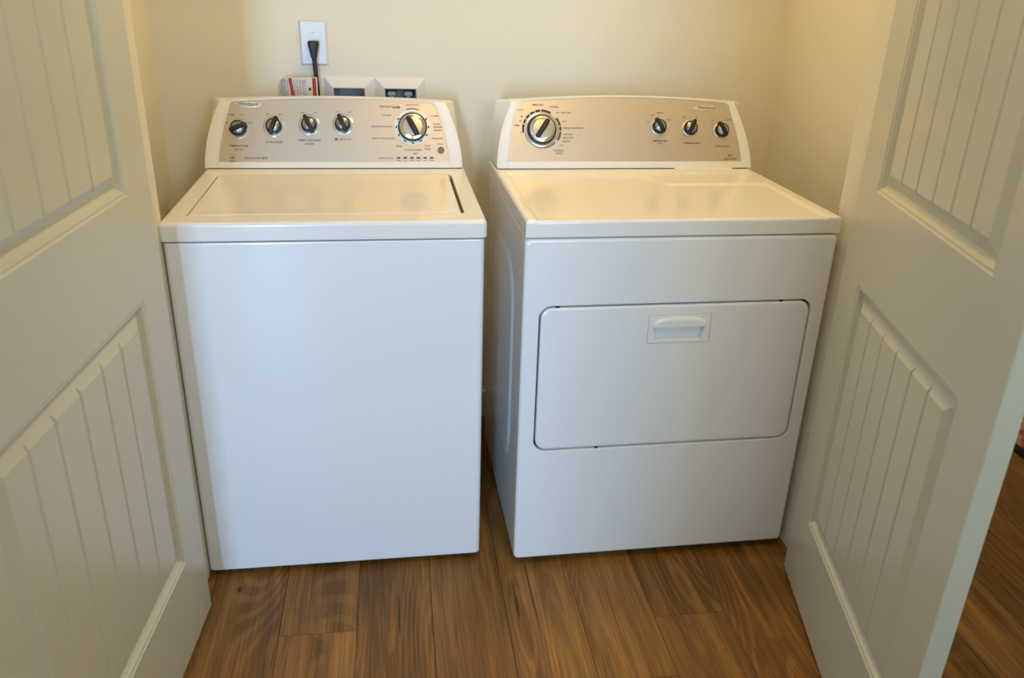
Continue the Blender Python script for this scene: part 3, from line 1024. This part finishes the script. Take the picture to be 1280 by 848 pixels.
DXC, DYF = 0.3790, 0.524
Pd = outline(0.3405, 0.304, 0.0165, 0.1715, 0.0125, 0.017)
Sd = outline(0.3445, 0.310, 0.0, 0.1740, 0.0125, 0.012)
Cd = outline(0.3720, 0.325, 0.0, 0.1742, 0.0120, 0.010, 1.8)
Bd = outline(0.3740, 0.3620, 0.0, 0.1690, 0.0105, 0.008, 2.0)
dpan, da = make_console(dryer, DXC, DZ, DYF, K, 0.648, Pd, Sd, Cd, Bd)


def ond(xw, zw):
    return xw - DXC, zw / math.cos(da)


DK = dict(k1=(0.476, 0.1075), k2=(0.569, 0.1040), k3=(0.6625, 0.0985), big=(0.1360, 0.0985))
for nm, ang in (('k1', 118), ('k2', 62), ('k3', 118)):
    x, z = DK[nm]
    make_knob(dryer, DXC, DZ, DYF, da, x, z, 0.0195, ang)
    bezel(dpan, x - DXC, z / math.cos(da), 0.0185, 0.0235, 'bezel', M['silver'])
make_knob(dryer, DXC, DZ, DYF, da, *DK['big'], 0.0405, 56, big=True)
bezel(dpan, DK['big'][0] - DXC, DK['big'][1] / math.cos(da), 0.0395, 0.0480, 'bezel', M['chrome'])
bx, by = ond(0.6165, 0.1570)
link('badge', loft('badge', [[(bx - 0.002 + 0.033 * s * math.cos(t * math.pi / 18), by + 0.0080 * s * math.sin(t * math.pi / 18), z) for t in range(36)] for s, z in ((1, 0.0003), (0.98, 0.0018), (0.9, 0.0022))]), M['badge'], dpan)
link('badge_lettering', text_mesh([('Whirlpool', bx + 0.002, by + 0.0004, 0.0125, 'CENTER', 0)], 'badge_lettering'), M['ink'], dpan, loc=(0, 0, 0.0026))
T = []


def putd(s, xw, zw, size=0.0068, al='CENTER'):
    T.append((s, *ond(xw, zw), size, al, 0))


putd('TEMPERATURE', 0.4770, 0.0700)
putd('HEAT', 0.4770, 0.0630, 0.0045)
putd('WRINKLE SHIELD', 0.5720, 0.0645)
putd('CYCLE SIGNAL', 0.6640, 0.0560)
for dx, dz, s in ((-0.032, 0.012, 'LOW'), (-0.018, 0.030, 'MED'), (0.004, 0.036, 'MEDIUM'), (0.030, 0.018, 'HIGH')):
    putd(s, DK['k1'][0] + dx, DK['k1'][1] + dz, 0.0050)
putd('OFF', DK['k2'][0] - 0.018, DK['k2'][1] + 0.028, 0.0055)
putd('ON', DK['k2'][0] + 0.019, DK['k2'][1] + 0.029, 0.0055)
putd('OFF', DK['k3'][0] - 0.026, DK['k3'][1] + 0.026, 0.0055)
putd('LOUD', DK['k3'][0] + 0.024, DK['k3'][1] + 0.028, 0.0055)
putd('AD', 0.6860, 0.0320, 0.0085)
putd('AUTO DRY', 0.6880, 0.0225, 0.0075)
bxd, bzd = DK['big']
for s, dx, dz, al in (('80', -0.052, 0.033, 'RIGHT'), ('COOL', -0.050, 0.050, 'RIGHT'), ('60', -0.056, 0.022, 'RIGHT'), ('40 MIN', -0.062, 0.010, 'RIGHT'), ('OFF', -0.050, -0.008, 'RIGHT'),
                      ('TIMED DRY', -0.010, 0.063, 'CENTER'), ('TOWELS', 0.036, 0.058, 'CENTER'), ('OFF', 0.040, 0.043, 'LEFT'), ('VERY DRY', 0.055, 0.043, 'LEFT'), ('DRY', 0.058, 0.021, 'LEFT'),
                      ('ENERGY PREFERRED', 0.060, 0.004, 'LEFT'), ('LESS DRY', 0.060, -0.012, 'LEFT'), ('DELICATE', 0.059, -0.021, 'LEFT'), ('CASUAL', 0.056, -0.030, 'LEFT'), ('OFF', 0.048, -0.041, 'LEFT'),
                      ('WRINKLE', 0.047, -0.054, 'CENTER'), ('SHIELD', 0.047, -0.061, 'CENTER')):
    putd(s, bxd + dx, bzd + dz, 0.0066, al)
link('lettering', text_mesh(T, 'lettering'), M['ink'], dpan, loc=(0, 0, 0.0006))
cx, cy = ond(bxd, bzd)
for a0, a1, mt in ((187, 164, 'ink_purple'), (161, 147, 'ink_purple'), (144, 130, 'ink_purple'), (127, 112, 'ink_purple'), (109, 93, 'ink_purple'), (90, 60, 'ink_purple'),
                   (38, 12, 'ink_green'), (9, -3, 'ink_green'), (-6, -34, 'ink_green')):
    link('dial_arc', arc_mesh('dial_arc', cx, cy, 0.0500, 0.0560, a0, a1), M[mt], dpan)
link('dial_arc', arc_mesh('dial_arc', cx, cy, 0.0495, 0.0530, -44, -172, 0.0005, 0.25), M['ink'], dpan)

# ------------------------------------------------------------------ wall outlet, power cord, supply box, paper tag
outlet = empty('wall_outlet', (0.2801, YB, 1.2393))
tag(outlet, 'white single wall outlet plate above the washing machine', 'outlet')
pl = []
for ins, y, r in ((0, 0, 0.003), (0, -0.0015, 0.003), (0.0045, -0.0062, 0.003), (0.006, -0.0066, 0.003)):
    pl.append(xz(rr(-0.0395 + ins, 0.0395 - ins, -0.062 + ins, 0.062 - ins, r, 4), y))
link('plate', loft('plate', pl, True, True, True, True, 30), M['plate'], outlet)
rc_ = link('receptacle', lathe('receptacle', [(0.0185, 0), (0.0185, 0.0012), (0.0175, 0.002), (0.001, 0.002)], 32), M['plate'], outlet, loc=(0.0, -0.0064, -0.012), rot=(math.pi / 2, 0, 0))
link('screw', lathe('screw', [(0.0032, 0), (0.0032, 0.0008), (0.001, 0.0014)], 16), M['boxframe'], outlet, loc=(0, -0.0066, 0.030), rot=(math.pi / 2, 0, 0))

cord = empty('power_cord', (0.2801, YB - 0.01, 1.2300))
tag(cord, 'black power cord plugged into the white wall outlet', 'cord')
pg = []
for hw, th, z, y in ((0.0105, 0.008, 0.0165, -0.012), (0.0150, 0.014, 0.0150, -0.014), (0.0155, 0.015, 0.008, -0.015), (0.0115, 0.0125, -0.010, -0.016), (0.0085, 0.0090, -0.026, -0.018), (0.0072, 0.0072, -0.030, -0.019)):
    pg.append([(a, y + b, z) for a, b in rr(-hw, hw, -th, th if z > -0.02 else th, min(hw, th) * 0.6, 4)])
link('plug', loft('plug', pg, True, True, True, True, 50), M['black'], cord)
link('cable', tube('cable', [(0, -0.019, -0.026), (0.0015, -0.020, -0.05), (0.0035, -0.022, -0.09), (0.006, -0.026, -0.16), (0.006, -0.060, -0.22), (0.004, -0.1055, -0.25)], 0.0066), M['black'], cord)

sb = empty('supply_box', (0.303, YB, 0.935))
tag(sb, 'white double washer supply box set in the wall behind the washing machine', 'supply box')
FR = ((0.0, 0.1465, 0.026, 0.116), (0.1465, 0.293, 0.175, 0.267))
for i, (a0, a1, h0, h1) in enumerate(FR):
    oz0, oz1, iz0, iz1 = 0.0, 0.211, 0.036, 0.1815
    fr_ = []
    for (xa, xb, za, zb, y) in ((a0, a1, oz0, oz1, 0.0), (a0, a1, oz0, oz1, -0.002), (a0 + 0.0015, a1 - 0.0015, oz0 + 0.0015, oz1 - 0.0015, -0.0035),
                                (h0 - 0.002, h1 + 0.002, iz0 - 0.002, iz1 + 0.002, -0.017), (h0, h1, iz0, iz1, -0.0165), (h0 + 0.002, h1 - 0.002, iz0 + 0.002, iz1 - 0.002, 0.020)):
        fr_.append([(xa, y, za), (xb, y, za), (xb, y, zb), (xa, y, zb)])
    link('frame', loft('frame', fr_, False, False, True, True, 20), M['boxframe'], sb)
    rc2 = []
    for y, e in ((0.019, 0), (0.085, 0.0)):
        rc2.append([(h0, y, iz0), (h1, y, iz0), (h1, y, iz1), (h0, y, iz1)])
    me = loft('recess', rc2, False, True, True, False)
    rec = link('recess', me, M['boxin'], sb)
for vx in (0.194, 0.245):
    vv = link('valve', boxes('valve', [(vx - 0.012, vx + 0.012, 0.030, 0.055, 0.155, 0.168), (vx - 0.006, vx + 0.006, 0.036, 0.050, 0.110, 0.155)], 0.003, 2), M['plate'], sb)
    link('valve_handle', boxes('valve_handle', [(vx - 0.015, vx + 0.015, 0.026, 0.060, 0.1685, 0.1785)], 0.002, 1), M['black'], vv)
    link('hose', tube('hose', [(vx, 0.043, 0.112), (vx, 0.036, 0.09), (vx, 0.030, 0.05)], 0.010), M['black'], vv)

tg = empty('paper_tag', (0.191, 0.742, 1.057))
tag(tg, 'printed paper care tag with two red bands standing behind the washer console', 'tag')
NU, NZ = 15, 9
tw, th = 0.110, 0.0925


def tag_pt(s, z):
    x = -0.014 + tw * s
    y = 0.006 - 0.012 * math.sin(math.pi * min(s * 1.1, 1)) + (0.018 * (1 - s / 0.2) ** 2 if s < 0.2 else 0)
    return x, y, z


v, f = [], []
for j in range(NZ + 1):
    for i in range(NU + 1):
        s = i / NU
        top = th - (0.030 * (1 - math.sqrt(max(0, 1 - ((0.25 - s) / 0.25) ** 2))) if s < 0.25 else 0)
        v.append(tag_pt(s, top * j / NZ))
for j in range(NZ):
    for i in range(NU):
        f.append((j * (NU + 1) + i, j * (NU + 1) + i + 1, (j + 1) * (NU + 1) + i + 1, (j + 1) * (NU + 1) + i))
me = pyd('sheet', v, f)
bm = bmesh.new()
bm.from_mesh(me)
bmesh.ops.solidify(bm, geom=list(bm.faces), thickness=-0.0008)
bm.to_mesh(me)
bm.free()
fix_normals(me)
link('sheet', me, M['paper'], tg, sm=True)


def tag_strip(name, s0, s1, z0, z1, lean, mat):
    vv, ff = [], []
    n = 8
    for i in range(n + 1):
        t = i / n
        z = z0 + (z1 - z0) * t
        for s in (s0, (s0 + s1) / 2, s1):
            p = tag_pt(s + lean * (1 - t), z)
            vv.append((p[0], p[1] - 0.0014, p[2]))
    for i in range(n):
        for q in range(2):
            ff.append((3 * i + q, 3 * i + q + 1, 3 * i + 4 + q, 3 * i + 3 + q))
    return link(name, fix_normals(pyd(name, vv, ff)), mat, tg)


tag_strip('red_band', 0.27, 0.36, 0.004, th - 0.002, 0.10, M['red'])
tag_strip('red_band', 0.87, 0.965, 0.004, th - 0.002, 0.0, M['red'])
tx = []
for q, (s, txt) in enumerate(((0.10, 'INSTALL CAREFULLY AND SAFELY'), (0.17, 'KEEP DRY KEEP CLEAN KEEP'), (0.24, 'READ ALL INSTRUCTIONS'), (0.43, 'WARNING ELECTRIC SHOCK'), (0.50, 'PLUG INTO A GROUNDED OUTLET'),
                              (0.57, 'DO NOT REMOVE GROUND PRONG'), (0.64, 'DO NOT USE AN ADAPTER'), (0.70, 'FAILURE CAN RESULT IN FIRE'))):
    tx.append((txt, -0.014 + tw * s, 0.044, 0.0068, 'CENTER', 90))
me = text_mesh(tx, 'lettering')
for vt in me.vertices:
    s = (vt.co.x + 0.014) / tw
    z = min(max(vt.co.y, 0.002), th - 0.006)
    p = tag_pt(s, z)
    vt.co = (vt.co.x, p[1] - 0.0015, z)
link('lettering', me, M['tagink'], tg)
me = lathe('symbol', [(0.0042, 0), (0.0042, 0.0006), (0.001, 0.0008)], 20)
p = tag_pt(0.80, 0.062)
link('symbol', me, M['black'], tg, loc=(p[0], p[1] - 0.0012, 0.060), rot=(math.pi / 2, 0, 0))

# ------------------------------------------------------------------ rug at the far right
rug = empty('area_rug', (2.56, -0.5, 0))
tag(rug, 'dark patterned rug with black border on the wood floor beyond the right door', 'rug')
link('border', boxes('border', [(0, 0.9, 0, 1.6, 0, 0.010)], 0.003, 2), M['rug_border'], rug)
link('field', boxes('field', [(0.028, 0.872, 0.028, 1.572, 0.0095, 0.0135)], 0.002, 1), M['rug'], rug)

# ------------------------------------------------------------------ ceiling lamp just outside the closet
def ceiling_lamp(x, y, power, color, label):
    lamp = empty('ceiling_lamp', (x, y, CH))
    tag(lamp, label, 'lamp')
    link('base', lathe('base', [(0.16, 0), (0.16, -0.02), (0.15, -0.028)], 40), M['trim'], lamp)
    link('glass_shade', lathe('glass_shade', [(0.148, -0.024), (0.140, -0.045), (0.10, -0.070), (0.04, -0.084), (0.002, -0.086)], 40), M['lampglass'], lamp)
    area('lamp_light', (x, y, CH - 0.092), (0, 0, 0), 0.22, 0.22, power, color, 'DISK')


ceiling_lamp(1.0, -0.86, 9.6, (1.0, 0.58, 0.14), 'round flush ceiling lamp with warm glass in front of the closet')
ceiling_lamp(1.0, 0.37, 9.0, (1.0, 0.74, 0.33), 'round flush ceiling lamp inside the closet above the machines')
ceiling_lamp(3.0, -0.4, 8, (1.0, 0.60, 0.16), 'round flush ceiling lamp added to warm the floor beyond the right door')  # added unseen lamp, brightens the floor at the far right

for o in COL.objects:
    if 'lettering' in o.name or o.name.startswith('dial_mark'):
        o['kind'] = 'stuff'

# even shading of the large flat faces next to their rounded edges
for o in list(COL.objects):
    if o.type == 'MESH' and any(p.use_smooth for p in o.data.polygons):
        w = o.modifiers.new('weighted_normal', 'WEIGHTED_NORMAL')
        w.keep_sharp = True
        w.weight = 90
